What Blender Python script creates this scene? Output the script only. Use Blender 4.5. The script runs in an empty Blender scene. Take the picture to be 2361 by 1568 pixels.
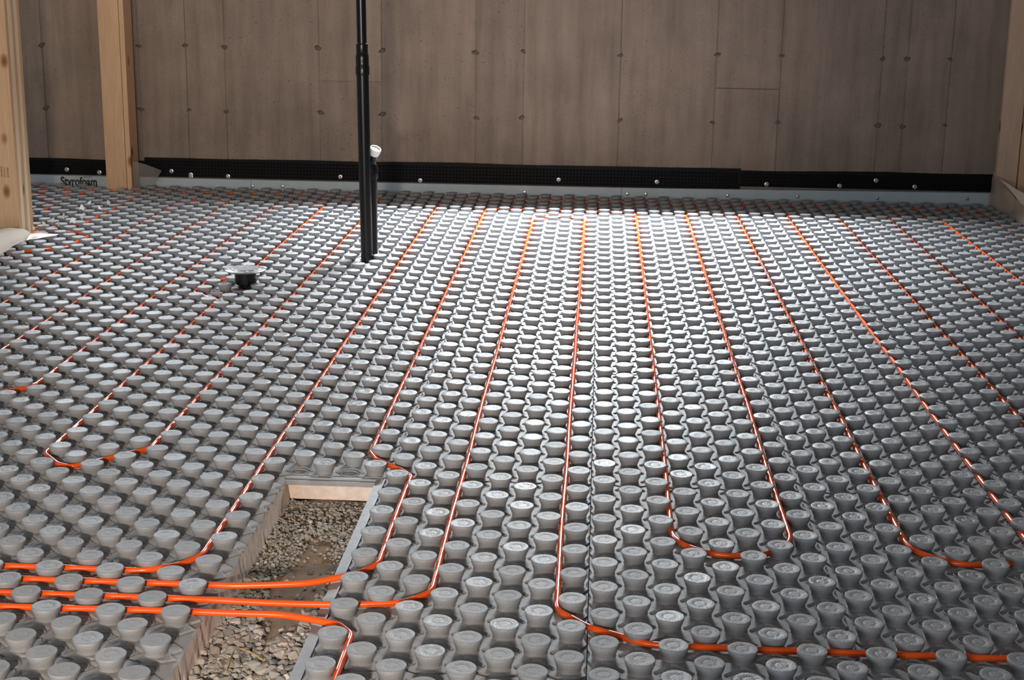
import bpy, bmesh, math, random
from mathutils import Vector, Matrix, noise

random.seed(7)
sc = bpy.context.scene
COL = sc.collection
S = 0.0762                      # knob column pitch (3 inches)

# ------------------------------------------------------------------ camera
FPX, PITCH, YAW, ROLL = 3410.45, 0.250952, 0.056767, 0.014091
CAM = Vector((-0.0434, -3.4844, 1.5008))
W, H = 2361, 1568
def cam_axes():
    cy, sy, cp, sp, cr, sr = (math.cos(YAW), math.sin(YAW), math.cos(PITCH), math.sin(PITCH), math.cos(ROLL), math.sin(ROLL))
    Rz = Matrix(((cy, sy, 0), (-sy, cy, 0), (0, 0, 1)))
    B = Matrix(((1, 0, 0), (0, 0, -1), (0, 1, 0)))
    Rx = Matrix(((1, 0, 0), (0, cp, -sp), (0, sp, cp)))
    Rr = Matrix(((cr, -sr, 0), (sr, cr, 0), (0, 0, 1)))
    return Rr @ Rx @ B @ Rz
RM = cam_axes()
cd = bpy.data.cameras.new('camera')
cd.sensor_width = 36.0
cd.lens = FPX * 36.0 / W
cd.clip_start = 0.05
cam = bpy.data.objects.new('camera', cd)
COL.objects.link(cam)
M = Matrix((RM[0], -RM[1], -RM[2])).transposed().to_4x4()
M.translation = CAM
cam.matrix_world = M
sc.camera = cam
def to_px(p):
    c = RM @ (Vector(p) - CAM)
    if c.z < 0.05:
        return None
    return (W / 2 + FPX * c.x / c.z, H / 2 + FPX * c.y / c.z, c.z)

# ------------------------------------------------------------------ world, light, exposure
wd = bpy.data.worlds.new('world'); sc.world = wd; wd.use_nodes = True
bg = wd.node_tree.nodes['Background']
bg.inputs[0].default_value = (0.72, 0.84, 1.0, 1)
bg.inputs[1].default_value = 1.0

def area(name, loc, look, sx, sy, watts, color, spread=180):
    l = bpy.data.lights.new(name, 'AREA'); l.shape = 'RECTANGLE'
    l.size, l.size_y, l.energy, l.color = sx, sy, watts, color
    l.spread = math.radians(spread)
    o = bpy.data.objects.new(name, l); COL.objects.link(o)
    o.location = loc
    o.rotation_euler = (Vector(look) - Vector(loc)).to_track_quat('-Z', 'Y').to_euler()
    return o
# daylight of the window high in the concrete wall opposite the camera
WX0, WX1, WZ0, WZ1 = -0.85, 0.55, 1.90, 2.70
YW = 81 * S                     # inner face of the concrete wall
# (only its upper part looks past the rim of the window well)
area('window_daylight', ((WX0 + WX1) / 2, YW + 0.275, WZ1 - 0.10), ((WX0 + WX1) / 2, YW - 1.1, 0.0),
     WX1 - WX0 - 0.04, 0.08, 350, (0.90, 0.96, 1.0), 98)
# daylight of a second window of the same height, further left in that wall
VX0, VX1 = -4.25, -2.95
area('second_window_daylight', ((VX0 + VX1) / 2, YW + 0.20, 2.36), ((VX0 + VX1) / 2 + 0.8, YW - 4.0, 0.0), VX1 - VX0 - 0.04, 0.55, 130, (0.82, 0.92, 1.0), 150)
# daylight of the wide opening in the wall behind the camera, to its left
area('rear_opening_daylight', (-2.6, -6.45, 1.15), (-1.6, 0, 0.5), 2.6, 1.8, 205, (0.88, 0.94, 1.0))
# added warm spot, unseen behind the camera, to light the left side
sp = bpy.data.lights.new('added_warm_spot', 'SPOT'); sp.energy = 900; sp.color = (1.0, 0.82, 0.66)
sp.spot_size = math.radians(54); sp.spot_blend = 0.75; sp.shadow_soft_size = 0.12
so = bpy.data.objects.new('added_warm_spot', sp); COL.objects.link(so)
so.location = (-0.5, -4.6, 1.35)
so.rotation_euler = (Vector((-2.3, 2.0, 0.1)) - so.location).to_track_quat('-Z', 'Y').to_euler()

vs = sc.view_settings
vs.view_transform = 'Standard'; vs.look = 'None'; vs.gamma = 1.0; vs.use_curve_mapping = False
vs.exposure = 0.0
sc.display_settings.display_device = 'sRGB'
sc.cycles.max_bounces = 8
sc.cycles.diffuse_bounces = 4
sc.cycles.glossy_bounces = 4
sc.cycles.sample_clamp_indirect = 6.0
sc.cycles.use_denoising = True

# ------------------------------------------------------------------ helpers
class MB:
    def __init__(self):
        self.v, self.f, self.uv = [], [], None
    def add(self, vs, fs):
        n = len(self.v)
        self.v += [tuple(p) for p in vs]
        self.f += [tuple(i + n for i in f) for f in fs]
        return self
    def box(self, x0, x1, y0, y1, z0, z1, b=0.0):
        if b <= 0:
            return self.add([(x0,y0,z0),(x1,y0,z0),(x1,y1,z0),(x0,y1,z0),(x0,y0,z1),(x1,y0,z1),(x1,y1,z1),(x0,y1,z1)],
                            [(3,2,1,0),(4,5,6,7),(0,1,5,4),(1,2,6,5),(2,3,7,6),(3,0,4,7)])
        bm = bmesh.new()
        bmesh.ops.create_cube(bm, size=1)
        bmesh.ops.scale(bm, vec=(x1-x0, y1-y0, z1-z0), verts=bm.verts)
        bmesh.ops.translate(bm, vec=((x0+x1)/2, (y0+y1)/2, (z0+z1)/2), verts=bm.verts)
        bmesh.ops.bevel(bm, geom=bm.edges[:], offset=b, segments=2, affect='EDGES', profile=0.5)
        self.bm(bm); bm.free()
        return self
    def bm(self, bm):
        bm.verts.index_update()
        return self.add([v.co[:] for v in bm.verts], [[v.index for v in f.verts] for f in bm.faces])
    def lathe(self, prof, seg=24, mat=None, cap0=True, cap1=True):
        vs, fs = [], []
        for r, z in prof:
            for i in range(seg):
                a = 2 * math.pi * i / seg
                vs.append((r * math.cos(a), r * math.sin(a), z))
        for j in range(len(prof) - 1):
            for i in range(seg):
                k = (i + 1) % seg
                fs.append((j*seg+i, j*seg+k, (j+1)*seg+k, (j+1)*seg+i))
        if cap0: fs.append(tuple(reversed(range(seg))))
        if cap1: fs.append(tuple((len(prof)-1)*seg + i for i in range(seg)))
        if mat is not None:
            vs = [(mat @ Vector(p))[:] for p in vs]
        return self.add(vs, fs)
    def grid(self, fn, nu, nv):
        vs = [fn(i / nu, j / nv) for j in range(nv + 1) for i in range(nu + 1)]
        fs = [(j*(nu+1)+i, j*(nu+1)+i+1, (j+1)*(nu+1)+i+1, (j+1)*(nu+1)+i) for j in range(nv) for i in range(nu)]
        return self.add(vs, fs)
    def mesh(self, name, mat, smooth=False, angle=None):
        me = bpy.data.meshes.new(name)
        me.from_pydata(self.v, [], self.f)
        me.update()
        if mat: me.materials.append(mat)
        if smooth:
            me.polygons.foreach_set('use_smooth', [True] * len(me.polygons))
            if angle is not None:
                try: me.set_sharp_from_angle(angle=math.radians(angle))
                except Exception: pass
        return me

def tag(o, label=None, cat=None, group=None, kind=None):
    if label: o['label'] = label
    if cat: o['category'] = cat
    if group: o['group'] = group
    if kind: o['kind'] = kind
    return o
def link(name, me, parent=None, loc=None, rot=None):
    o = bpy.data.objects.new(name, me); COL.objects.link(o)
    if parent: o.parent = parent
    if loc is not None: o.location = loc
    if rot is not None: o.rotation_euler = rot
    return o
def obj(name, mb, mat, parent=None, smooth=False, angle=None, loc=None, rot=None):
    return link(name, mb.mesh(name, mat, smooth, angle), parent, loc, rot)
def empty(name, loc=(0,0,0)):
    o = bpy.data.objects.new(name, None); COL.objects.link(o); o.location = loc
    o.empty_display_size = 0.1
    return o

# ------------------------------------------------------------------ materials
class NT:
    def __init__(self, name, base=(.5,.5,.5), rough=.5, metal=0.0, spec=0.5):
        self.m = bpy.data.materials.new(name); self.m.use_nodes = True
        self.t = self.m.node_tree; self.b = self.t.nodes['Principled BSDF']
        self.b.inputs['Base Color'].default_value = (*base, 1)
        self.b.inputs['Roughness'].default_value = rough
        self.b.inputs['Metallic'].default_value = metal
        self.b.inputs['Specular IOR Level'].default_value = spec
    def n(self, typ, **kw):
        nd = self.t.nodes.new(typ)
        for k, v in kw.items():
            if k in nd.inputs: nd.inputs[k].default_value = v
            else: setattr(nd, k, v)
        return nd
    def l(self, a, b): self.t.links.new(a, b)
    def coords(self, kind='Object', scale=(1,1,1)):
        tc = self.n('ShaderNodeTexCoord'); mp = self.n('ShaderNodeMapping')
        mp.inputs['Scale'].default_value = scale
        self.l(tc.outputs[kind], mp.inputs['Vector'])
        return mp.outputs[0]
    def noise(self, vec, scale, detail=3, rough=.55, dist=0):
        nd = self.n('ShaderNodeTexNoise'); nd.inputs['Scale'].default_value = scale
        nd.inputs['Detail'].default_value = detail; nd.inputs['Roughness'].default_value = rough
        nd.inputs['Distortion'].default_value = dist
        self.l(vec, nd.inputs['Vector']); return nd.outputs['Fac']
    def ramp(self, fac, stops):
        r = self.n('ShaderNodeValToRGB'); e = r.color_ramp.elements
        while len(e) < len(stops): e.new(0.5)
        for el, (p, c) in zip(e, stops):
            el.position = p; el.color = (*c, 1) if len(c) == 3 else c
        self.l(fac, r.inputs['Fac']); return r.outputs['Color']
    def mix(self, fac, a, b, mode='MIX'):
        m = self.n('ShaderNodeMix'); m.data_type = 'RGBA'; m.blend_type = mode
        for sock, val in ((m.inputs['Factor'], fac), (m.inputs['A'], a), (m.inputs['B'], b)):
            pass
        ins = {i.identifier: i for i in m.inputs}
        for ident, val in (('Factor_Float', fac), ('A_Color', a), ('B_Color', b)):
            s = ins[ident]
            if isinstance(val, (int, float)): s.default_value = val
            elif isinstance(val, tuple): s.default_value = (*val, 1)
            else: self.l(val, s)
        return [o for o in m.outputs if o.identifier == 'Result_Color'][0]
    def math(self, op, a, b=None):
        m = self.n('ShaderNodeMath'); m.operation = op
        for i, v in enumerate((a, b)):
            if v is None: continue
            if isinstance(v, (int, float)): m.inputs[i].default_value = v
            else: self.l(v, m.inputs[i])
        return m.outputs[0]
    def color(self, s): self.l(s, self.b.inputs['Base Color'])
    def rough(self, s): self.l(s, self.b.inputs['Roughness'])
    def bump(self, h, strength=.3, dist=.002, prev=None):
        b = self.n('ShaderNodeBump'); b.inputs['Strength'].default_value = strength
        b.inputs['Distance'].default_value = dist
        self.l(h, b.inputs['Height'])
        if prev is not None: self.l(prev, b.inputs['Normal'])
        self.l(b.outputs[0], self.b.inputs['Normal']); return b.outputs[0]

# silver grey embossed film over the insulation
film = NT('silver_film', (.27,.275,.28), .35, 0.0, .35)
v = film.coords('Object')
oi = film.n('ShaderNodeObjectInfo')
c1 = film.ramp(film.noise(v, 9, 3), [(.3, (.22,.224,.232)), (.7, (.29,.295,.305))])
film.color(c1)
ge = film.n('ShaderNodeNewGeometry')
rr_ = film.math('FRACT', film.math('ADD', oi.outputs['Random'], ge.outputs['Random Per Island']))
film.rough(film.mix(.7, film.ramp(film.noise(v, 35, 3), [(.35, (.42,)*3), (.7, (.56,)*3)]), film.ramp(rr_, [(0, (.22,)*3), (.2, (.40,)*3), (1, (.58,)*3)])))
g = film.bump(film.noise(v, 700, 2), .8, .0007)
film.bump(film.noise(film.coords('Object', (1, 1, 2.2)), 130, 3, .6, .6), .55, .0028, g)

film_flat = NT('dull_film_sheet', (.21,.214,.222), .55, 0.0, .18)
v = film_flat.coords('Object')
film_flat.color(film_flat.ramp(film_flat.noise(v, 14, 3), [(.3, (.255,.26,.27)), (.7, (.32,.326,.336))]))
film_flat.bump(film_flat.noise(v, 160, 3), .25, .0012)
def plain(name, base, rough=.5, metal=0.0, spec=.5, bs=None):
    n = NT(name, base, rough, metal, spec)
    if bs:
        v = n.coords('Object')
        n.color(n.ramp(n.noise(v, bs[0], 4), [(.3, tuple(x * (1 - bs[1]) for x in base)), (.7, tuple(min(1, x * (1 + bs[1])) for x in base))]))
        n.bump(n.noise(v, bs[0] * 6, 3), .3, bs[2])
    return n.m

pex = NT('orange_tubing', (.84,.100,.010), .22, 0, .5)
tc = pex.n('ShaderNodeTexCoord'); sx = pex.n('ShaderNodeSeparateXYZ'); pex.l(tc.outputs['UV'], sx.inputs[0])
# faint black printed line of tiny marks along the tube
band = pex.math('LESS_THAN', pex.math('ABSOLUTE', pex.math('SUBTRACT', sx.outputs[0], .50)), .035)
dash = pex.math('GREATER_THAN', pex.math('FRACT', pex.math('MULTIPLY', sx.outputs[1], 1.1)), .62)
cmb = pex.n('ShaderNodeCombineXYZ'); pex.l(pex.math('MULTIPLY', sx.outputs[1], 260.0), cmb.inputs[0]); pex.l(pex.math('MULTIPLY', sx.outputs[0], 40.0), cmb.inputs[1])
glyph = pex.math('GREATER_THAN', pex.noise(cmb.outputs[0], 1.0, 1), .5)
pr = pex.math('MULTIPLY', pex.math('MULTIPLY', band, dash), glyph)
pex.color(pex.mix(pex.math('MULTIPLY', pr, .8), (.84,.100,.010), (.05,.012,.008)))

foam = NT('cut_foam', (.70,.60,.54), .85)
v = foam.coords('Object')
foam.color(foam.ramp(foam.noise(v, 40, 4), [(.3, (.60,.50,.445)), (.7, (.74,.64,.58))]))
foam.bump(foam.noise(v, 260, 3), .6, .003)

conc = NT('brown_concrete', (.16,.125,.10), .85, 0, .3)
v = conc.coords('Object')
oi = conc.n('ShaderNodeObjectInfo')
st = conc.coords('Object', (9, 1, .8))
streak = conc.noise(st, 1.6, 4, .6)
base = conc.ramp(streak, [(.22, (.170,.130,.101)), (.5, (.225,.175,.139)), (.78, (.272,.214,.172))])
mott = conc.ramp(conc.noise(v, 3.5, 5, .6), [(.3, (.86,.86,.86)), (.7, (1.12,1.10,1.08))])
c = conc.mix(1.0, base, mott, 'MULTIPLY')
pv = conc.ramp(oi.outputs['Random'], [(0, (.90,.90,.91)), (1, (1.07,1.05,1.03))])
c = conc.mix(1.0, c, pv, 'MULTIPLY')
pit = conc.ramp(conc.noise(v, 85, 2), [(.26, (.40,.38,.36)), (.34, (1,1,1))])
c = conc.mix(1.0, c, pit, 'MULTIPLY')
grain = conc.ramp(conc.noise(v, 190, 3, .7), [(.3, (.86,.86,.86)), (.7, (1.12,1.12,1.12))])
conc.color(conc.mix(1.0, c, grain, 'MULTIPLY'))
b1 = conc.bump(conc.noise(v, 120, 4, .7), .5, .004)
conc.bump(streak, .25, .01, b1)

def wood(name, a, b, axis=(9, 9, .7), knots=True):
    n = NT(name, a, .62, 0, .3)
    v = n.coords('Object', axis)
    gr = n.noise(v, 3.2, 5, .6, 1.2)
    c = n.ramp(gr, [(.25, a), (.75, b)])
    fine = n.ramp(n.noise(n.coords('Object', (60, 60, 1.6)), 3, 3), [(.3, (.90,.88,.86)), (.7, (1.06,1.06,1.05))])
    c = n.mix(1.0, c, fine, 'MULTIPLY')
    if knots:
        vo = n.n('ShaderNodeTexVoronoi'); vo.inputs['Scale'].default_value = 1.0
        n.l(n.coords('Object', (7.5, 7.5, 4.2)), vo.inputs['Vector'])
        k = n.ramp(vo.outputs['Distance'], [(.06, (.30,.17,.10)), (.13, (.62,.45,.33)), (.2, (1,1,1))])
        c = n.mix(1.0, c, k, 'MULTIPLY')
    n.color(c); n.bump(gr, .15, .002)
    return n.m
wood_tan = wood('tan_lumber', (.50,.315,.18), (.58,.385,.235))
wood_cream = wood('cream_lumber', (.68,.55,.38), (.76,.64,.47), knots=False)
wood_shaded = wood('shaded_lumber', (.46,.32,.23), (.54,.38,.28))  # shade on the rear right stud is put into this wood colour

abs_black = plain('black_pipe_plastic', (.006,.006,.0065), .25, 0, .3)
membrane_m = plain('black_membrane', (.0032,.003,.0032), .55, 0, .12)
xps = plain('grey_blue_foam_board', (.36,.42,.45), .6, bs=(14, .05, .0006))
ink = plain('black_ink', (.008,.008,.008), .6)
steel = plain('zinc_steel', (.40,.39,.375), .35, .85)
alu = plain('dull_metal_strip', (.26,.27,.285), .5, .25, bs=(30, .12, .0006))
white_pvc = plain('white_plastic', (.75,.76,.77), .35)
rust = plain('rusty_tie', (.105,.080,.064), .9, 0, .2, bs=(60, .4, .002))
drip_m = plain('pale_drip', (.24,.185,.13), .7)
brown_cut = plain('brown_cut_foam', (.10,.065,.042), .9, bs=(80, .35, .002))
straw_m = plain('dry_straw', (.50,.36,.10), .7)
shard_m = plain('white_foil_scrap', (.70,.72,.74), .35)
ceil_m = plain('wood_deck', (.40,.34,.28), .8)
side_m = plain('pale_side_wall', (.36,.35,.345), .9)
def poly(name, col, alpha, rough=.35):
    n = NT(name, col, rough)
    tr = n.n('ShaderNodeBsdfTransparent'); mx = n.n('ShaderNodeMixShader')
    mx.inputs[0].default_value = alpha
    out = n.t.nodes['Material Output']
    n.l(tr.outputs[0], mx.inputs[1]); n.l(n.b.outputs[0], mx.inputs[2]); n.l(mx.outputs[0], out.inputs[0])
    return n.m
poly_milky = poly('milky_plastic_sheet', (.66,.60,.53), .90)
poly_clear = poly('clear_plastic_flap', (.33,.30,.27), .45, .25)
poly_brown = poly('brownish_plastic_skirt', (.46,.38,.32), .62)

dirt = NT('sandy_dirt', (.24,.165,.105), .95, 0, .2)
v = dirt.coords('Object')
dirt.color(dirt.ramp(dirt.noise(v, 22, 5), [(.3, (.17,.115,.075)), (.7, (.28,.20,.13))]))
dirt.bump(dirt.noise(v, 150, 4), .6, .004)
stone = NT('grey_beige_gravel', (.3,.27,.23), .85, 0, .3)
oi = stone.n('ShaderNodeObjectInfo'); ge = stone.n('ShaderNodeNewGeometry')
rnd = stone.math('FRACT', stone.math('ADD', oi.outputs['Random'], ge.outputs['Random Per Island']))
cc = stone.ramp(rnd, [(0, (.19,.195,.19)), (.3, (.30,.292,.272)), (.55, (.39,.372,.34)), (.8, (.34,.295,.25)), (1, (.53,.51,.47))])
stone.color(stone.mix(1.0, cc, stone.ramp(stone.noise(stone.coords('Object'), 120, 3), [(.3, (.8,.8,.8)), (.7, (1.12,1.12,1.12))]), 'MULTIPLY'))

# ------------------------------------------------------------------ room shell
XL, XR, YF, ZC = -5.2, 3.3, -6.7, 2.95
T = 0.26
mb = MB()
mb.box(XL - T, VX0, YW, YW + T, -.12, ZC); mb.box(VX1, WX0, YW, YW + T, -.12, ZC); mb.box(VX0, VX1, YW, YW + T, -.12, WZ0); mb.box(VX0, VX1, YW, YW + T, WZ1, ZC); mb.box(WX1, XR + T, YW, YW + T, -.12, ZC)
mb.box(WX0, WX1, YW, YW + T, -.12, WZ0); mb.box(WX0, WX1, YW, YW + T, WZ1, ZC)
wall_back = tag(obj('wall_back', mb, conc.m), kind='structure', label='brown board-formed concrete wall across the far side')
tag(obj('wall_left', MB().box(XL - T, XL, YF, YW, -.12, ZC), side_m), kind='structure')
tag(obj('wall_right', MB().box(XR, XR + T, YF, YW, -.12, ZC), side_m), kind='structure')
mb = MB()      # wall behind the camera with a wide opening at its left
mb.box(XL - T, -4.0, YF - .15, YF, -.12, ZC); mb.box(-1.2, XR + T, YF - .15, YF, -.12, ZC); mb.box(-4.0, -1.2, YF - .15, YF, 2.4, ZC)
tag(obj('wall_front', mb, side_m), kind='structure')
tag(obj('ceiling', MB().box(XL - T, XR + T, YF - .15, YW + T, ZC, ZC + .1), ceil_m), kind='structure')

# form panels cast into the wall, each set a little proud, gaps between them
seams = [-5.15, -4.32, -3.70, -3.06, -2.745, -2.49, -1.87, -1.46, -.85, -.54, .08, .69, 1.10, 1.735, 1.895, 2.165, 2.78, 3.25]
prng = random.Random(3)
for i in range(len(seams) - 1):
    x0, x1 = seams[i] + .0028, seams[i + 1] - .0028
    cuts = [(-.10, 1.46)]
    if abs(seams[i] + 1.87) < .01 or abs(seams[i] - .69) < .01:
        cuts = [(-.10, .725), (.732, 1.46)]
    for z0, z1 in cuts:
        d = prng.uniform(.003, .008)
        m2 = MB()
        n = 26
        # ragged vertical edges like leaked grout
        def edge(x, z, k):
            return x + .0022 * noise.noise(Vector((x * 3.1, z * 9, k)))
        vs, fs = [], []
        for j in range(n + 1):
            z = z0 + (z1 - z0) * j / n
            a, b = edge(x0, z, 1.3), edge(x1, z, 7.7)
            vs += [(a, YW + .001, z), (a + .001, YW - d, z), (b - .001, YW - d, z), (b, YW + .001, z)]
        for j in range(n):
            for k in range(3):
                p = j * 4 + k
                fs.append((p, p + 1, p + 5, p + 4))
        fs.append((0, 3, 2, 1)); fs.append((n*4, n*4+1, n*4+2, n*4+3))
        m2.add(vs, fs)
        link('wall_panel', m2.mesh('wall_panel', conc.m), wall_back)
# lumps left by the form ties on the seams
tie_me = []
for t in range(4):
    bm = bmesh.new(); bmesh.ops.create_icosphere(bm, subdivisions=2, radius=1)
    for vv in bm.verts:
        vv.co *= 1 + .45 * noise.noise(vv.co * 1.7 + Vector((t * 5.1, 0, 0)))
        vv.co.x *= .021; vv.co.z *= .013; vv.co.y *= .0035
    mm = MB().bm(bm); bm.free()
    tie_me.append(mm.mesh('form_tie', rust, True))
for i, x in enumerate([-3.70, -3.06, -2.745, -2.49, -1.87, -1.46, -.85, -.54, .08, .69, 1.10, 1.735, 1.895, 2.165]):
    for z in (.515, .93):
        o = link('form_tie', tie_me[(i + int(z * 10)) % 4], wall_back, (x + prng.uniform(-.006, .006), YW - .006, z + prng.uniform(-.01, .01)))
        o.rotation_euler = (0, prng.uniform(-.4, .4), 0); sc_ = prng.uniform(.75, 1.15); o.scale = (sc_, 1, sc_)
# dried drips running down the wall
def ribbon(pts, r, seg=6, closed=False):
    """sweep a round section along pts; returns MB with uv list"""
    m = MB(); uvs = []
    n = len(pts); pts = [Vector(p) for p in pts]
    L = 0; up = Vector((0, 0, 1))
    for i, p in enumerate(pts):
        t = (pts[min(i + 1, n - 1)] - pts[max(i - 1, 0)]).normalized()
        if i: L += (p - pts[i - 1]).length
        u = up if abs(t.z) < .95 else Vector((0, 1, 0))
        sd = t.cross(u).normalized(); nn = sd.cross(t).normalized()
        for k in range(seg):
            a = 2 * math.pi * k / seg
            m.v.append((p + r * (math.cos(a) * sd + math.sin(a) * nn))[:]); uvs.append((k / seg, L))
    for i in range(n - 1):
        for k in range(seg):
            k2 = (k + 1) % seg
            m.f.append((i*seg+k, i*seg+k2, (i+1)*seg+k2, (i+1)*seg+k))
    m.f.append(tuple(reversed(range(seg)))); m.f.append(tuple((n-1)*seg + k for k in range(seg)))
    m.uv = uvs
    return m
for x, za, zb, r in ((-.475, 1.30, .66, .0035), (-.468, .66, .22, .003), (-.482, .64, .23, .0025), (-.46, .66, .30, .0022)):
    pts = [(x + .006 * noise.noise(Vector((x * 31, z * 3, 0))), YW - .0075, z) for z in [za + (zb - za) * i / 24 for i in range(25)]]
    obj('drip_stain', ribbon(pts, r, 6), drip_m, wall_back, True)
obj('drip_stain', ribbon([(-.51 + .012 * i, YW - .0075, .665 + .002 * math.sin(i)) for i in range(9)], .003, 6), drip_m, wall_back, True)

# ------------------------------------------------------------------ floor of knobbed insulation panels
floor = tag(empty('floor'), kind='structure', label='silver knobbed insulation floor with orange heating tube laid in it')

def knob_mesh(seed, seg, lo=False):
    r = random.Random(seed)
    if lo:
        prof = [(.014, .0354), (.016, .0358), (.0322, .0361), (.0338, .0349), (.0330, .0265), (.0268, .0105), (.0248, .0045)]
    else:
        prof = [(.007, .0353), (.0132, .0354), (.0145, .0350), (.0158, .0351), (.0172, .0358), (.0315, .0362), (.0331, .0360), (.0339, .0351),
                (.0336, .0310), (.0327, .0262), (.0290, .0165), (.0263, .0098), (.0255, .0064), (.0282, .0044)]
    off = Vector((seed * 7.3, seed * 3.1, 0))
    m = MB(); vs = []; fs = []
    tx, ty = r.uniform(-.018, .018), r.uniform(-.018, .018)
    for j, (rr, z) in enumerate(prof):
        for i in range(seg):
            a = 2 * math.pi * (i + .5) / seg
            q = Vector((math.cos(a), math.sin(a), z * 60))
            w = noise.noise(q * 1.6 + off)
            k = 1 + (.030 if z > .02 else .012) * w
            x, y = rr * k * math.cos(a), rr * k * math.sin(a)
            zz = z + (x * tx + y * ty if z > .02 else 0) + (.0007 * noise.noise(q * 2.3 + off) if z > .03 else 0)
            vs.append((x, y, zz))
    n = len(prof)
    for j in range(n - 1):
        for i in range(seg):
            k = (i + 1) % seg
            fs.append((j*seg+i, (j+1)*seg+i, (j+1)*seg+k, j*seg+k))
    vs.append((0, 0, prof[0][1])); c = len(vs) - 1
    for i in range(seg): fs.append((c, i, (i + 1) % seg))
    return m.add(vs, fs)

PIPE = (-15.95, -50.7); PIPE2 = (-15.72, -51.65); DRAIN = (-21.95, -41.86)
def cut_edge(k):                # sawn left edge of the trench, in columns
    return -12.42 + .05 * noise.noise(Vector((0, k * .9, 3))) + .05 * math.sin(k * .5) * .5 + (.012 * (k + 8))
def in_trench(c, k):
    return k > -8.5 and cut_edge(k) - .3 < c < -8.5
def blocked(c, k):
    for (pc, pk, rr) in ((PIPE[0], PIPE[1], .80), (PIPE2[0], PIPE2[1], .80), (DRAIN[0], DRAIN[1], .9)):
        if math.hypot(c - pc, k - pk) < rr: return True
    return False
def in_frame(p, mx, my):
    q = to_px(p)
    return q is not None and -mx * W < q[0] < (1 + mx) * W and -my * H < q[1] < (1 + my) * H

CMAX, KMIN, CMIN = 32, -79, -56
def knob_ok(c, k):
    if (c + k) % 2 or c > CMAX or c < CMIN or k < KMIN: return False
    if in_trench(c, k) or blocked(c, k): return False
    if c <= -41 and c >= -43 and -81 < k < -77: return False      # under the posts
    if c <= -41 and c >= -44 and -59 < k < -54: return False
    return True

# film sheet of one panel: X shaped ribs under every knob, ring lips between
def film_mesh(cells, c0, k0, sheet, clip):
    m = MB()
    for poly_ in sheet:
        m.add([(x, y, 0) for x, y in poly_], [tuple(range(len(poly_)))])
    wv, hh, D = .0180, .0046, .0536
    d = math.sqrt(.5)
    def arm(ax, ay, x, y):      # local coords on diagonals -> world
        return (x + (ax - ay) * d, y + (ax + ay) * d)
    for c, k, kind in cells:
        x, y = (c - c0) * S, -(k - k0) * S
        if kind == 'knob':
            def ring(w_, L_):
                return [(L_, -w_), (L_, w_), (w_ + .008, w_), (w_, w_ + .008), (w_, L_), (-w_, L_), (-w_, w_ + .008), (-w_ - .008, w_), (-L_, w_), (-L_, -w_),
                        (-w_ - .008, -w_), (-w_, -w_ - .008), (-w_, -L_), (w_, -L_), (w_, -w_ - .008), (w_ + .008, -w_)]
            a = [(*arm(px_, py_, x, y), 0.0) for px_, py_ in ring(wv + .004, D)]
            b = [(*arm(px_, py_, x, y), hh) for px_, py_ in ring(wv, D)]
            n = len(a)
            m.add(a + b, [(i, (i+1) % n, n + (i+1) % n, n + i) for i in range(n)] + [tuple(range(n, 2*n))])
        else:
            m.lathe([(.0275, .0004), (.0262, .0034), (.0240, .0036), (.0222, .0006)], 18, Matrix.Translation((x, y, 0)), False, False)
    bx0, bx1, by0, by1 = clip
    m.v = [(min(max(x, bx0), bx1), min(max(y, by0), by1), z) for x, y, z in m.v]
    return m

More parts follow.
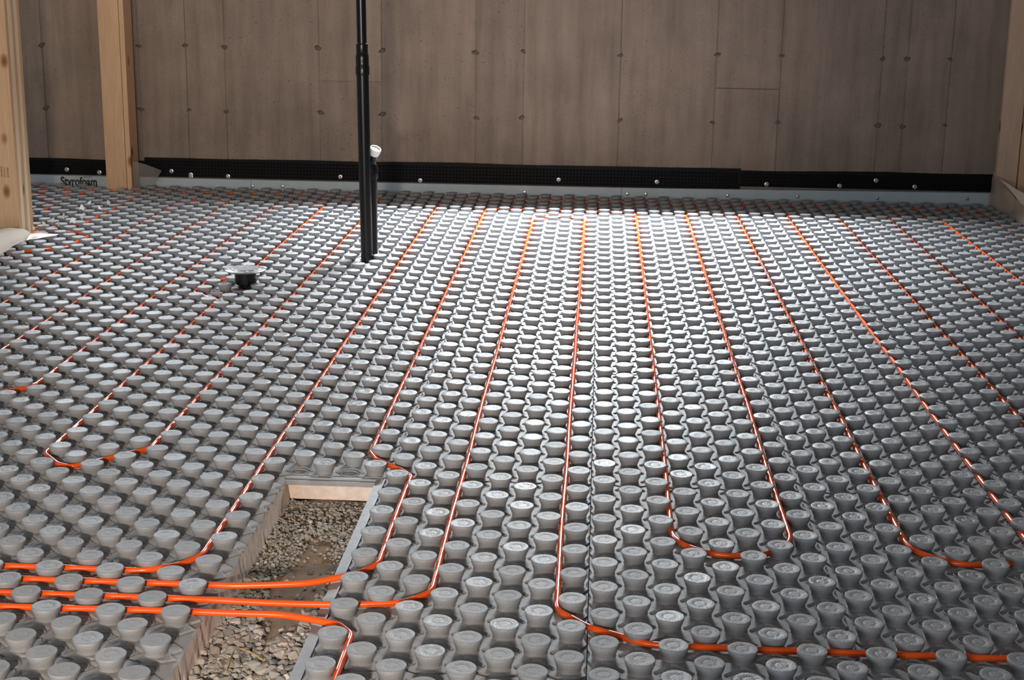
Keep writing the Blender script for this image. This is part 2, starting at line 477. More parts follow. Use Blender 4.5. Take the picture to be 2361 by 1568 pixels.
panels = {}
full_cells_mesh = None
film_proto = None
prng = random.Random(11)
foam_box = None
def knob_list(n, mrow):
    return [(c, k) for c in range(8*n, 8*n+8) for k in range(16*mrow-8, 16*mrow+8)]
for mrow in range(-5, 2):
    for n in range(-7, 5):
        x0, x1 = (8*n - .5) * S, (8*n + 7.5) * S
        ka, kb = 16*mrow - 8.5, 16*mrow + 7.5
        kat = max(ka, -80.3)
        y1, y0 = -kat * S, -kb * S
        pts = [(x, y, 0) for x in (x0, (x0+x1)/2, x1) for y in (y0, (y0+y1)/2, y1)]
        if not any(in_frame(p, .12, .14) for p in pts): continue
        if x1 > (CMAX + 1.6) * S: x1 = (CMAX + 1.2) * S
        if x1 <= x0: continue
        c0, k0 = 8*n, 16*mrow - 8
        trench = (n == -2 and mrow >= 0)
        cells = []
        full = not trench and mrow > -5 and n < 4
        for c, k in knob_list(n, mrow):
            if trench and in_trench(c, k): continue
            if trench and c > -12.9: continue
            if k < KMIN or c > CMAX + .1: continue
            cells.append((c, k, 'knob' if (c + k) % 2 == 0 else 'ring'))
        pan = empty('insulation_panel', (c0 * S, -k0 * S, 0)); pan.parent = floor
        g = .0011
        if trench:
            # ragged sawn edge
            ks = [ka + (kb - ka) * i / 60 for i in range(61)]
            def ce(k): return cut_edge(k) + .05 * noise.noise(Vector((k * 4.0, 1.1, 0))) + .03 * noise.noise(Vector((k * 11.0, 5.1, 0)))
            top = [((ce(k) - c0) * S, -(k - k0) * S) for k in ks]
            left = (8*n - .5 - c0) * S + g
            mbx = MB(); vs = []; fs = []
            for i, (x, y) in enumerate(top):
                x2 = x + .010 + .006 * noise.noise(Vector((y * 60, 0, 9)))
                vs += [(left, y, -.0005), (x, y, -.0005), (x + .004 + .003 * noise.noise(Vector((y * 90, 2, 9))), y, -.03), (x2, y, -.075)]
            for i in range(60):
                for j in range(3):
                    p = i * 4 + j
                    fs.append((p, p + 4, p + 5, p + 1))
            mbx.add(vs, fs)
            obj('foam_body', mbx, foam.m, pan)
            sheet = []
            for i in range(60):
                sheet.append([(left, top[i+1][1]), (top[i+1][0], top[i+1][1]), (top[i][0], top[i][1]), (left, top[i][1])])
            fm = film_mesh(cells, c0, k0, sheet, (left, 1, y0 + k0 * S + g, y1 + k0 * S - g)).mesh('film', film_flat.m, False)
        else:
            w0, w1 = x0 - c0 * S + g, x1 - c0 * S - g
            h0, h1 = y0 + k0 * S + g, y1 + k0 * S - g
            key = (round(w0, 4), round(w1, 4), round(h0, 4), round(h1, 4))
            sheet = [[(w0, h0), (w1, h0), (w1, h1), (w0, h1)]]
            if full:
                if film_proto is None: film_proto = film_mesh(cells, c0, k0, sheet, (w0, w1, h0, h1)).mesh('film', film_flat.m, False)
                fm = film_proto
                if foam_box is None: foam_box = MB().box(w0, w1, h0, h1, -.07, -.0005).mesh('foam_body', foam.m)
                link('foam_body', foam_box, pan)
            else:
                fm = film_mesh(cells, c0, k0, sheet, (w0, w1, h0, h1)).mesh('film', film_flat.m, False)
                obj('foam_body', MB().box(w0, w1, h0, h1, -.07, -.0005), foam.m, pan)
        link('film', fm, pan)
        panels[(n, mrow)] = pan

# knobs: the 300 that show largest are single pieces, the rest one mesh
allk = []
for (n, mrow) in panels:
    for c, k in knob_list(n, mrow):
        if knob_ok(c, k):
            p = (c * S, -k * S, .036)
            q = to_px(p)
            if q is None or not (-.15 * W < q[0] < 1.15 * W and -.15 * H < q[1] < 1.18 * H): continue
            inside = -25 < q[0] < W + 25 and -10 < q[1] < H + 25
            allk.append((q[2] if inside else 1e3 + q[2], c, k, n, mrow))
allk.sort()
hi = [knob_mesh(i, 22).mesh('knob', film.m, True, 50) for i in range(9)]
CUTK = {}
for px_, py_ in ((505, 672), (551, 668)):
    best = min((a for a in allk), key=lambda a: (lambda q: math.hypot(q[0]-px_, q[1]-py_))(to_px((a[1]*S, -a[2]*S, .03))))
    CUTK[(best[1], best[2])] = 1
lo_protos = [knob_mesh(20 + i, 14, True) for i in range(8)]
big = MB()
count = 0
for dist, c, k, n, mrow in allk:
    if (c, k) in CUTK:
        cut = [(.004, .026), (.0225, .0255), (.0270, .0245), (.0265, .020), (.0225, .010), (.0205, .0055)]
        o = obj('cut_knob', MB().lathe(list(reversed(cut)), 18, None, False, True), film.m, panels[(n, mrow)], True, 40, ((c - 8*n) * S, -(k - 16*mrow + 8) * S, 0))
        mt = o.data; mt.materials.append(brown_cut)
        for f in mt.polygons:
            if f.center.z > .0245: f.material_index = 1
        o['label'] = 'knob cut short with a brown top beside the floor drain'
        continue
    if count < 300:
        o = link('knob', hi[prng.randrange(9)], panels[(n, mrow)], ((c - 8*n) * S + prng.uniform(-.001, .001), -(k - 16*mrow + 8) * S + prng.uniform(-.001, .001), 0))
        o.rotation_euler = (0, 0, prng.uniform(0, 6.28))
        zs = prng.uniform(.965, 1.03); o.scale = (1, 1, zs)
        count += 1
    else:
        a = prng.uniform(0, 6.28); ca, sa = math.cos(a), math.sin(a); zs = prng.uniform(.965, 1.03)
        p = lo_protos[prng.randrange(8)]
        X, Y = c * S + prng.uniform(-.001, .001), -k * S + prng.uniform(-.001, .001)
        nb = len(big.v)
        big.v += [(X + ca*x - sa*y, Y + sa*x + ca*y, z * zs) for x, y, z in p.v]
        big.f += [tuple(i + nb for i in f) for f in p.f]
rest = link('knobs', big.mesh('knobs', film.m, True, 50), floor)
rest['kind'] = 'stuff'

# metal edge strips of the trench
def strip(pts_fn, name):
    pass
m2 = MB().box(-8.86 * S, -8.52 * S, -9.6 * S, 8.35 * S, -.006, .0035, .0012)
obj('edge_strip', m2, alu, floor)
m2 = MB().box(-8.56 * S, -8.50 * S, -9.6 * S, 8.35 * S, -.05, .0065, .001)
obj('edge_strip', m2, alu, floor)
m2 = MB().box(-12.50 * S, -8.86 * S, 8.12 * S, 8.34 * S, -.016, -.001, .001)
obj('edge_strip', m2, alu, floor)
m2 = MB().box(-12.45 * S, -8.62 * S, 8.30 * S, 8.47 * S, -.002, .004, .001)
obj('edge_strip', m2, alu, floor)

# dirt under the floor
m2 = MB()
def bed(u, v):
    x = (-17.5 + 10 * u) * S; y = (8.6 - 33 * v) * S
    return (x, y, -.074 + .006 * noise.noise(Vector((x * 9, y * 9, 0))) + .003 * noise.noise(Vector((x * 30, y * 30, 4))))
m2.grid(bed, 60, 140)
obj('dirt_bed', m2, dirt.m, floor, True)
obj('slab_base', MB().box(XL, XR, YF, YW, -.12, -.085), side_m, floor)

# ------------------------------------------------------------------ gravel in the trench
gr = random.Random(5)
stone_me = []
for i in range(12):
    bm = bmesh.new()
    ax = (1, gr.uniform(.65, .95), gr.uniform(.5, .8))
    for j in range(14):
        q = Vector((gr.gauss(0, 1), gr.gauss(0, 1), gr.gauss(0, 1))).normalized() * gr.uniform(.8, 1)
        bm.verts.new((q.x * ax[0], q.y * ax[1], q.z * ax[2]))
    bmesh.ops.convex_hull(bm, input=bm.verts)
    for vv in [v for v in bm.verts if not v.link_faces]: bm.verts.remove(vv)
    mm = MB().bm(bm); bm.free()
    stone_me.append(mm)
stone_mesh = [m_.mesh('gravel_stone', stone.m) for m_ in stone_me]
stones = []
for i in range(5200):
    k = gr.uniform(-8.3, 11.5); c = gr.uniform(cut_edge(k) - .05, -8.7)
    # bare sandy patch in the middle of the trench, and a smaller one at its near end
    du, dv = (c + 10.3) / .95, (k - .2) / 4.1
    e_ = du * du + dv * dv + .9 * noise.noise(Vector((c * 1.6, k * 1.1, 0)))
    if e_ < 1 and gr.random() < .96 - .25 * max(0, e_ - .5): continue
    du, dv = (c + 9.7) / .8, (k - 8.3) / 1.2
    if du * du + dv * dv < 1 and gr.random() < .85: continue
    near = max(0, min(1, (k + 1) / 5.0))
    r = gr.uniform(.0035, .0075) * (1 + .95 * near) * (1.5 if gr.random() < .16 else 1)
    stones.append((r, c * S, -k * S))
stones.sort(key=lambda t: -t[0] * (1.0 if to_px((t[1], t[2], -.07))[1] < H + 10 else .1))
sb = MB()
for i, (r, x, y) in enumerate(stones):
    z = -.074 + r * .45 + gr.uniform(0, .004)
    rot = Matrix.Rotation(gr.uniform(0, 6.28), 4, 'Z') @ Matrix.Rotation(gr.uniform(-.5, .5), 4, 'X') @ Matrix.Rotation(gr.uniform(-.5, .5), 4, 'Y')
    j = gr.randrange(12)
    if i < 300:
        o = link('gravel_stone', stone_mesh[j], None, (x, y, z + .002), rot.to_euler())
        o.scale = (r, r, r)
        kk, cc_ = -y / S, x / S
        zone = ('larger gravel stone in the pale near gravel, between the lowest tube and the picture edge', 'near gravel stones') if kk > 4.4 else \
               ('larger gravel stone lying under the tubes that cross the trench', 'gravel stones under the tubes') if kk > 1.6 else \
               ('larger gravel stone beside the sawn foam edge, behind the crossing tubes', 'gravel stones by the sawn edge') if cc_ < -10.5 else \
               ('larger gravel stone beside the metal strip, behind the crossing tubes', 'gravel stones by the metal strip')
        tag(o, zone[0], 'stone', zone[1])
    else:
        nb = len(sb.v)
        sb.v += [(rot @ (Vector(p) * r) + Vector((x, y, z)))[:] for p in stone_me[j].v]
        sb.f += [tuple(q + nb for q in f) for f in stone_me[j].f]
tag(link('gravel', sb.mesh('gravel', stone.m)), 'fine grey-beige gravel scattered over the dirt in the trench', 'gravel', kind='stuff')

# straws
def straw(p0, p1, label):
    o = obj('straw', ribbon([Vector(p0).lerp(Vector(p1), t / 6) + Vector((0, 0, .004 * math.sin(t / 6 * 3.14))) for t in range(7)], .0016, 5), straw_m, None, True)
    tag(o, label, 'straw')
straw((-11.2*S, -5.05*S, -.052), (-11.1*S, -6.6*S, -.056), 'upright yellow straw on the pale gravel by the sawn foam edge')
straw((-11.1*S, -5.0*S, -.052), (-10.2*S, -5.7*S, -.052), 'slanting yellow straw under the lowest tube crossing the trench')
straw((-10.9*S, 5.2*S, -.055), (-10.5*S, 4.2*S, -.055), 'thin straw on the dark gravel at the back of the trench')
straw((-9.6*S, -7.7*S, -.054), (-9.0*S, -7.9*S, -.054), 'short yellow straw on near gravel by the metal strip')

# ------------------------------------------------------------------ orange heating tubes
TR = .0079; TZ = .0073 + TR
def rounded(pts, rad=1.7):
    """polyline in lattice units with rounded corners -> world points"""
    out = []
    P = [Vector((c, -k)) for c, k, *_ in pts]
    R = [(p[2] if len(p) > 2 else rad) for p in pts]
    for i, p in enumerate(P):
        if i == 0 or i == len(P) - 1:
            out.append(p); continue
        a, b = P[i-1] - p, P[i+1] - p
        la, lb = a.length, b.length
        a.normalize(); b.normalize()
        ang = math.acos(max(-1, min(1, a.dot(b))))
        if ang > 3.05: out.append(p); continue
        t = min(R[i] / math.tan(ang / 2), la * .499, lb * .499)
        r = t * math.tan(ang / 2)
        cdir = (a + b).normalized(); cen = p + cdir * (r / math.sin(ang / 2))
        s0, s1 = p + a * t, p + b * t
        v0, v1 = s0 - cen, s1 - cen
        tot = v0.angle_signed(v1) if hasattr(v0, 'angle_signed') else 0
        n = max(4, int(abs(math.pi - ang) * 7))
        for j in range(n + 1):
            f = j / n
            th = (math.atan2(v0.y, v0.x))
            d = (math.atan2(v1.y, v1.x) - th + math.pi) % (2 * math.pi) - math.pi
            out.append(cen + r * Vector((math.cos(th + d * f), math.sin(th + d * f))))
    # resample
    res = [out[0]]
    for q in out[1:]:
        d = (q - res[-1]).length
        n = max(1, int(d / .8))
        a = res[-1]
        for j in range(1, n + 1): res.append(a.lerp(q, j / n))
    w = []
    for q in res:
        wob = .10 * noise.noise(Vector((q.x * .13, q.y * .13, 2.0)))
        wz = .0010 * noise.noise(Vector((q.x * .5, q.y * .5, 9.0)))
        w.append(((q.x + wob * .5) * S, (q.y + wob * .5) * S, TZ + wz))
    return w
def tube(pts, label, rad=1.7, zfn=None):
    w = rounded(pts, rad)
    if zfn: w = [zfn(p) for p in w]
    m = ribbon(w, TR, 12)
    me = m.mesh('heating_tube', pex.m, True)
    uvl = me.uv_layers.new(name='UVMap')
    for lp in me.loops: uvl.data[lp.index].uv = m.uv[lp.vertex_index]
    o = link('heating_tube', me)
    return tag(o, label, 'tube', 'orange heating tubes')
def trench_z(p):
    c, k = p[0] / S, -p[1] / S
    if -12.6 < c < -8.2 and k > -8.5: return (p[0], p[1], p[2] - .0035 * math.sin(math.pi * (c + 12.6) / 4.4))
    return p
tube([(40, 5.4), (6, 5.5), (1.3, 5.5, 1.5), (-.5, 4.5, 1.2), (-1.5, 3.35, .9), (-1.5, -69.2, 2.0), (-5.5, -69.2, 2.0), (-5.5, 2.35, .9), (-6.3, 3.25, 1.0), (-8.0, 3.5, 2), (-30, 3.62)],
     'orange tube entering along the lower right and leaving left as third line over the trench', 2.2, trench_z)
tube([(-30, 2.6), (-12.0, 2.42, 4), (-9.4, 1.9, 2.5), (-8.0, 1.05, .9), (-7.5, .2, .8), (-7.5, -8.4, .7), (-8.0, -9.1, .6), (-9.1, -10.15, .6), (-9.5, -11.1, .6), (-9.5, -72.7, 1.3), (2.5, -72.7, 1.3), (2.4, -1.55, 2.0), (6.5, -1.55, 2.0),
      (6.5, -73.0, 1.9), (10.5, -73.0, 1.9), (10.45, -1.5, 2.0), (14.8, -1.5, 2.0), (14.5, -73.3, 1.9), (18.5, -73.3, 1.9), (18.5, -8, 2.0), (22.5, -8, 2.0), (22.5, -73.3, 1.9), (26.7, -73.3, 1.9), (26.5, -20)],
     'long orange tube skirting the trench corner, then winding back and forth over the right half', 2.0, trench_z)
tube([(-30, 1.75), (-17, 1.5, 3), (-15.1, 1.5, 1.5), (-14.1, 1.0, .9), (-13.5, .1, .9), (-13.5, -77.4, 1.6), (31.0, -77.5, 1.6), (31.2, -20)],
     'orange tube rising left of the trench, then running right along the far wall', 1.9)
tube([(-30, 4.9), (-12, 4.4, 4), (-9.8, 4.3, 3), (-8.0, 4.95, .8), (-7.5, 5.6, .7), (-7.5, 7.4), (-7.6, 20)],
     'lowest orange tube crossing the trench and bending out at the bottom edge', 1.5, trench_z)
tube([(-55, -77.9), (-44.5, -77.4), (-18.5, -77.4, 1.6), (-18.5, -10.7, .8), (-20.9, -8.15, .9), (-21.5, -8.4, .5), (-22.5, -9.6, .7), (-22.5, -37.4, .4), (-24.5, -39.4, .5), (-24.5, -42.4, .6), (-22.5, -44.6, .5), (-22.6, -73.0, 1.6),
      (-26.5, -73.0, 1.6), (-26.5, -18.6, 1.6), (-30.5, -16.6, 1.6), (-30.5, -73.2, 1.7), (-34.5, -73.2, 1.7), (-34.5, -22)],
     'orange tube running left along the far wall and looping past the black floor drain', 2.0)
tube([(-40.2, -74.6, 1.0), (-38.9, -75.6, 1.0), (-38.9, -60.6, 1.2), (-41.0, -59.2, .8), (-47, -59.2)],
     'orange tube turning left behind the nearest layered wooden post')
tube([(-41.05, -55.6), (-41.0, -57.6, .5), (-38.6, -58.0, .6), (-36.9, -57.0, .8), (-36.9, -52.2, 1.2), (-39.4, -50.2, 1.2), (-39.5, -30)],
     'orange tube making a small hook beside the plastic at the nearest post', 1.0)
tube([(-54, -75.4), (-48.2, -75.2, 1.0), (-46.8, -74.1, 1.0), (-45, -74.2, 1.0), (-43.9, -75.6, .8), (-43.4, -76.6)],
     'short run of orange tube by the foam board lettering', 1.0)
tube([(-49, -72.4), (-46.1, -71.1, 1.0), (-45.0, -70.0, 1.0), (-43.9, -69.1, .8), (-43.9, -66.6, .9), (-46.5, -65.8)],
     'orange tube loop on the far left between the two posts', 1.0)

# ------------------------------------------------------------------ drain pipe stack
PX, PY = -15.85 * S, 50.75 * S
st_ = empty('drain_stack', (PX, PY, 0)); tag(st_, 'tall black plastic drain pipe standing upright in the floor', 'pipe')
lean = Matrix.Rotation(-.012, 4, 'Y')
def lt(z): return lean @ Matrix.Translation((0, 0, z))
obj('lower_pipe', MB().lathe([(.0302, -.03), (.0302, .955)], 28, lean), abs_black, st_, True, 40)
obj('reducer', MB().lathe([(.0340, .945), (.0345, .950), (.0345, .985), (.0320, .992), (.0325, 1.01), (.0330, 1.03), (.0310, 1.045), (.0270, 1.055)], 28, lean), abs_black, st_, True, 35)
obj('coupling', MB().lathe([(.0285, 1.050), (.0292, 1.053), (.0292, 1.092), (.0285, 1.096), (.0245, 1.098)], 28, lean), abs_black, st_, True, 35)
obj('upper_pipe', MB().lathe([(.0240, 1.06), (.0240, 2.94)], 28, lean), abs_black, st_, True, 40)
s2 = empty('vent_pipe', (-15.66 * S, 51.75 * S, 0)); tag(s2, 'shorter black pipe behind the tall one with a white angled cap', 'pipe')
obj('riser', MB().lathe([(.0302, -.03), (.0302, .43)], 24), abs_black, s2, True, 40)
obj('hub', MB().lathe([(.0345, .42), (.0350, .424), (.0350, .47), (.0335, .476), (.0300, .49)], 24), abs_black, s2, True, 35)
el = [(0, 0, .47), (.001, 0, .50), (.005, -.004, .523), (.011, -.010, .540), (.017, -.016, .550)]
obj('elbow', ribbon(el, .0260, 18), abs_black, s2, True, 50)
ax = (Vector(el[-1]) - Vector(el[-3])).normalized()
rotm = Matrix.Translation(Vector(el[-1])) @ ax.to_track_quat('Z', 'Y').to_matrix().to_4x4()
obj('cap', MB().lathe([(.0270, -.004), (.0275, .010), (.0290, .012), (.0295, .028), (.0282, .031), (.0245, .032), (.0240, .027)], 26, rotm), white_pvc, s2, True, 35)

# ------------------------------------------------------------------ floor drain
dr = empty('floor_drain', (DRAIN[0] * S, -DRAIN[1] * S, 0)); tag(dr, 'black floor drain with a wide grey taped flange on its pipe', 'drain')
obj('drain_pipe', MB().lathe([(.036, -.03), (.036, .018), (.046, .022), (.050, .026), (.050, .070), (.0505, .084)], 32), abs_black, dr, True, 35)
m2 = MB(); seg = 40
prof = [(.048, .080), (.070, .081), (.088, .084), (.0935, .087), (.094, .090), (.090, .093), (.070, .095), (.068, .098)]
vs = []
for j, (r, z) in enumerate(prof):
    for i in range(seg):
        a = 2 * math.pi * i / seg
        tabs = 1 + (.025 if (i % 10) in (0, 1) and 2 <= j <= 5 else 0) + .015 * noise.noise(Vector((math.cos(a) * 4, math.sin(a) * 4, j)))
        vs.append((r * tabs * math.cos(a), r * tabs * math.sin(a), z + .002 * noise.noise(Vector((math.cos(a) * 3, math.sin(a) * 3, j * .2)))))
fs = [(j*seg+i, j*seg+(i+1) % seg, (j+1)*seg+(i+1) % seg, (j+1)*seg+i) for j in range(len(prof)-1) for i in range(seg)]
m2.add(vs, fs); obj('flange', m2, plain('grey_taped_plastic', (.20,.195,.185), .35, 0.1, bs=(60, .3, .002)), dr, True, 40)
m2 = MB(); vs = []; 
for j in range(9):
    r = .074 * j / 8
    for i in range(seg):
        a = 2 * math.pi * i / seg
        rr = r * (1 + (.08 * noise.noise(Vector((math.cos(a) * 2.5, math.sin(a) * 2.5, 7))) if j > 6 else 0))
        vs.append((rr * math.cos(a), rr * math.sin(a), .0985 + .0035 * noise.noise(Vector((math.cos(a) * r * 55, math.sin(a) * r * 55, 2))) - (.004 if j == 8 else 0)))
m2.add(vs, [(j*seg+i, j*seg+(i+1) % seg, (j+1)*seg+(i+1) % seg, (j+1)*seg+i) for j in range(8) for i in range(seg)])
obj('tape_cover', m2, plain('crumpled_duct_tape', (.17,.17,.168), .4, .1, bs=(90, .15, .002)), dr, True)
for i in range(4):
    a = .3 + i * math.pi / 2
    obj('bolt', MB().lathe([(.0065, 0), (.0065, .005), (.005, .0062)], 6, Matrix.Translation((.083 * math.cos(a), .083 * math.sin(a), .092))), steel, dr)

# ------------------------------------------------------------------ membrane, foam boards along the wall
def membrane(x0, x1, zt, zb, y, label, screws, dz=0):
    e = empty('dimple_membrane', ((x0 + x1) / 2, y, 0)); tag(e, label, 'membrane')
    xm = (x0 + x1) / 2
    m = MB(); n = max(8, int((x1 - x0) / .03))
    vs = []
    for i in range(n + 1):
        x = x0 + (x1 - x0) * i / n - xm
        t = i / n
        top = zt + dz * t + .006 * noise.noise(Vector((x * 2.2, zt * 7, 0))) + .0015 * noise.noise(Vector((x * 40, 0, 3)))
        yo = .003 * noise.noise(Vector((x * 1.8, 4, 0)))
        vs += [(x, yo, zb), (x, yo, top), (x, yo + .004, top), (x, yo + .004, zb)]
    fs = []
    for i in range(n):
        for j in range(3):
            p = i * 4 + j
            fs.append((p, p + 4, p + 5, p + 1))
    fs.append((0, 1, 2, 3)); fs.append((n*4+3, n*4+2, n*4+1, n*4))
    m.add(vs, fs)
    obj('sheet', m, membrane_m, e)
    d = MB(); p = .022
    for i in range(int((x1 - x0) / p)):
        for j in range(5):
            z = zb + .014 + j * p
            if z > zt - .012: continue
            x = x0 + (i + .5) * p - xm
            d.lathe([(.0085, 0), (.0072, .0035), (.0045, .0038), (.0038, .0020)], 10, Matrix.Translation((x, .003 * noise.noise(Vector((x * 1.8, 4, 0))), z)) @ Matrix.Rotation(math.pi / 2, 4, 'X'), False, True)
    o = obj('dimples', d, membrane_m, e, True); o['kind'] = 'stuff'
    for (x, z) in screws:
        w = obj('washer', MB().lathe([(.0155, -.001), (.0150, .0012), (.0105, .0030), (.0060, .0026)], 18), steel, e, True, 50, (x - xm, -.005, z), (math.pi / 2, 0, 0))
        obj('screw', MB().lathe([(.0065, .001), (.0070, .0045), (.0050, .0065), (.0020, .0055)], 10), steel, w, True, 40)
    return e
YM = YW - .0145
membrane(-4.6, -3.02, .183, .079, YM, 'black dimpled membrane strip on the wall left of the square post', [(-3.58, .112), (-3.36, .098)])
membrane(-3.05, .88, .205, .079, YM - .006, 'long black dimpled membrane strip on the wall behind the upright pipe', [(-2.87, .118), (-2.49, .092), (-2.74, .098), (-2.74, .085), (-1.74, .105), (-1.21, .093), (-.30, .118), (.34, .118)], .01)
membrane(.80, 2.52, .203, .099, YM, 'black dimpled membrane strip on the wall at the right, lower than its neighbour', [(1.75, .158), (1.05, .118), (1.52, .118), (2.0, .122)], .012)

def board(x0, x1, za, zb, label):
    e = empty('foam_board', ((x0 + x1) / 2, YW - .035, 0)); tag(e, label, 'foam board')
    xm = (x0 + x1) / 2
    h = (x1 - x0) / 2 - .001
    m = MB(); y0, y1 = -.02, .005
    vs = [(-h, y0, -.08), (h, y0, -.08), (h, y1, -.08), (-h, y1, -.08), (-h, y0, za), (h, y0, zb), (h, y1, zb), (-h, y1, za)]
    m.add(vs, [(3,2,1,0),(4,5,6,7),(0,1,5,4),(1,2,6,5),(2,3,7,6),(3,0,4,7)])
    obj('board', m, xps, e)
    return e, xm
eb, xb = board(-4.9, -2.33, .078, .076, 'grey-blue foam board with black lettering behind the posts at left')
e2, xm2 = board(-2.33, .11, .076, .078, 'grey-blue foam board along the wall behind the upright pipe')
e3, xm3 = board(.11, 2.52, .078, .098, 'grey-blue foam board along the wall at the right')
for e, xm, pts in ((e2, xm2, [(-2.38 + .06, .016), (-2.12, .018), (-.52, .016)]), (e3, xm3, [(.15, .02), (.27, .022), (.80, .024), (1.25, .028), (1.76, .030), (2.33, .040)])):
    for x, z in pts:
        obj('screw_head', MB().lathe([(.011, -.001), (.012, .004), (.009, .008), (.004, .009)], 14), steel, e, True, 40, (x - xm, -.020, z + .02), (math.pi / 2, 0, 0))
def text(body, size, x, z, parent, xm, bold=0.0, name='lettering', sxy=1.0, yy=-.0206, spacing=1.0):
    cu = bpy.data.curves.new(name, 'FONT'); cu.body = body; cu.size = size; cu.offset = bold; cu.space_character = spacing
    cu.extrude = .0002
    t = bpy.data.objects.new(name, cu); COL.objects.link(t)
    dg = bpy.context.evaluated_depsgraph_get()
    me = bpy.data.meshes.new_from_object(t.evaluated_get(dg))
    bpy.data.objects.remove(t)
    me.materials.clear(); me.materials.append(ink)
    o = link(name, me, parent, (x - xm, yy, z), (math.pi / 2, 0, 0)); o.scale = (sxy, 1, 1)
    return o
text('Styrofoam', .080, -3.612, .013, eb, xb, .0026, sxy=.74)
text('BRAND', .012, -3.452, .0665, eb, xb, .0003, spacing=1.6)

# ------------------------------------------------------------------ wooden posts
ZT = 2.94
# layered post at the left edge of the view
p1 = empty('layered_post', (-41.4 * S - .095, 4.277, 0)); tag(p1, 'built-up wooden post of tan and cream layers nearest on the left', 'post')
yy = 0
for i, (t, m_) in enumerate(((.042, wood_cream), (.036, wood_tan), (.042, wood_cream), (.036, wood_tan))):
    obj('board', MB().box(-.095, .095 - (.0015 if i % 2 == 0 else 0), yy + .0005, yy + t - .0005, .0, ZT, .0012 if t > .01 else 0), m_, p1)
    yy += t
obj('front_board', MB().box(-.095, .0935, -.038, -.0005, .0, ZT, .0015), wood_tan, p1)
# grade stamp: two short columns of small ink marks
stp = random.Random(2)
sm = MB()
for cx in (.016, .033, .050):
    for j in range(9):
        z = .392 - j * .0060 - (.004 if cx > .02 else 0)
        w = stp.uniform(.003, .0060)
        sm.box(cx - w, cx + w * stp.uniform(.2, 1), -.0388, -.0379, z, z + .0030)
obj('grade_stamp', sm, plain('faded_ink', (.12,.065,.03), .8), p1)
# square post before the concrete wall
p2 = empty('square_post', (-3.155, 5.93, 0)); tag(p2, 'square knotty wooden post standing before the far wall', 'post')
obj('board', MB().box(-.083, .050, 0, .036, .0, ZT, .002), wood_tan, p2)
obj('board', MB().box(.0515, .083, .004, .165, .0, ZT, .002), wood_tan, p2)
obj('board', MB().box(-.083, .050, .037, .165, .0, ZT, .002), wood_tan, p2)
# stud pair at the right edge
p3 = empty('wall_stud', (2.540, 6.02, 0)); tag(p3, 'shaded wall stud at the right end of the concrete wall', 'stud')
obj('stud', MB().box(-.065, .063, 0, .045, .0, ZT, .002), wood_shaded, p3)
p4 = empty('corner_stud', (2.676, 6.00, 0)); tag(p4, 'paler wooden stud at the right edge, in front of the shaded stud', 'stud')
obj('stud', MB().box(-.067, .067, 0, .065, .0, ZT, .002), wood_tan, p4)

# ------------------------------------------------------------------ plastic sheets
m2 = MB()
def flap(u, v):
    x = -3.068 + .165 * u; 
    z = .03 + (.17 - .05 * u * u) * v - .015 * u
    return (x - .07 * u * (1 - v), 5.95 + .10 * u + .02 * math.sin(u * 4 + v * 2), z)
m2.grid(flap, 14, 10)
tag(obj('plastic_flap', m2, poly_clear, None, True), 'smoky clear plastic flap clinging to the foot of the square post', 'plastic')
m2 = MB()
def wrap(u, v):
    # sill wrap bunched along the floor up to the layered post: a fat fold
    y = 2.85 + 1.29 * u
    a = v * math.pi
    e_ = 1.0 - .55 * max(0, u - .55) / .45
    hw = .135 * (1 - .25 * max(0, u - .6) / .4); ht = (.105 + .012 * noise.noise(Vector((u * 5, v * 2, 1)))) * e_
    return (-3.185 + hw * math.cos(a) + .012 * noise.noise(Vector((u * 7, v * 3, 4))) + .03 * u, y, .037 + ht * math.sin(a) ** .8 + .006 * noise.noise(Vector((u * 9, v * 5, 8))))
m2.grid(wrap, 36, 16)
tag(obj('plastic_wrap', m2, poly_milky, None, True), 'milky plastic sheet bunched around the foot of the layered post', 'plastic')
m2 = MB()
def tail(u, v):
    x = -3.035 + .105 * u; y = 4.09 + .10 * u + (.085 - .07 * u) * (v - .5) * 2
    return (x, y, .043 + .010 * (1 - u) * v + .014 * math.sin(math.pi * v) * (1 - u) + .003 * noise.noise(Vector((u * 4, v * 4, 0))))
m2.grid(tail, 16, 8)
tag(obj('plastic_scrap', m2, poly_milky, None, True), 'thin pale plastic scrap lying on the knobs beside the layered post', 'plastic')
m2 = MB()
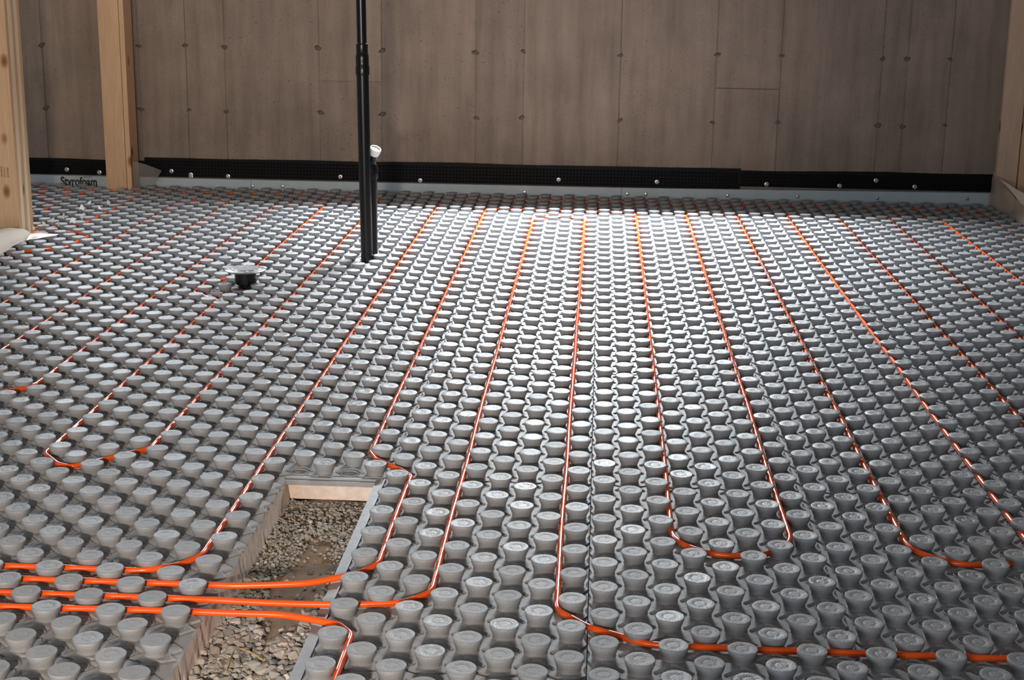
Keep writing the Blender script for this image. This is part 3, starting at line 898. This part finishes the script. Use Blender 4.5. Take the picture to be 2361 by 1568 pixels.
def skirt(u, v):
    y = 6.10 - 1.25 * u
    top = .235 - .36 * min(u, .38) + .01 * math.sin(u * 9)
    bulge = max(0, min(1, (u - .22) / .3))
    x = 2.462 + .02 * u + .012 * v + bulge * (.10 * v * v - .012 * math.sin(v * 3.14)) + .006 * noise.noise(Vector((u * 7, v * 3, 0)))
    return (x, y, .012 + top * (v if bulge < .01 else v + bulge * .25 * math.sin(v * 3.14)))
m2.grid(skirt, 40, 14)
tag(obj('plastic_skirt', m2, poly_brown, None, True), 'brownish plastic skirt along the foot of the studs at right', 'plastic')
m2 = MB()
def fold(u, v):
    y = 5.99 - .55 * u
    z = .205 - .13 * u + .02 * math.sin(u * 3.1)
    w = .008 + .075 * u
    return (2.478 + .085 * u + .055 * v * u, y, z + w * (v - .5) * (.9 - .3 * u) + .008 * math.sin(u * 7 + v * 2))
m2.grid(fold, 24, 6)
tag(obj('plastic_fold', m2, poly_milky, None, True), 'white torn plastic fold sticking out over the plastic skirt at right', 'plastic')

# ------------------------------------------------------------------ white scraps on the far left knobs
sr = random.Random(9)
spots = [(206, 468), (189, 479), (250, 468), (230, 480), (190, 499), (146, 499), (121, 508), (168, 509), (102, 518), (135, 517), (77, 527)]
where = ['under the square post', 'left of the square post foot', 'right below the square post', 'nearest the square post', 'on the bright middle row', 'left of the middle row',
         'above the hooked tube', 'above the short tube pieces', 'close to the layered post', 'over the orange tube bits', 'touching the layered post']
def on_floor(px_, py_, z):
    d = RM.transposed() @ Vector(((px_ - W / 2) / FPX, (py_ - H / 2) / FPX, 1))
    t = (z - CAM.z) / d.z
    return CAM + d * t
for (a, b), wtxt in zip(spots, where):
    p = on_floor(a, b, .043)
    m = MB()
    w, h = sr.uniform(.010, .020), sr.uniform(.012, .022)
    def sh(u, v): return ((u - .5) * 2 * w * (1 - .4 * v), (v - .5) * .6 * h, (v - .5) * h * 1.6 + .004 * math.sin(u * 5))
    m.grid(sh, 4, 3)
    n0 = len(m.v)
    m.v += [(x, y + .0012, z) for x, y, z in m.v]; m.f += [tuple(reversed([i + n0 for i in f])) for f in m.f[:]]
    o = obj('foil_scrap', m, shard_m, None, False, None, (p.x, p.y, p.z + .002), (sr.uniform(-.5, .3), sr.uniform(-.6, .6), sr.uniform(-1, 1)))
    tag(o, 'small white foil scrap on the knobs ' + wtxt, 'scrap', 'foil scraps between the posts')
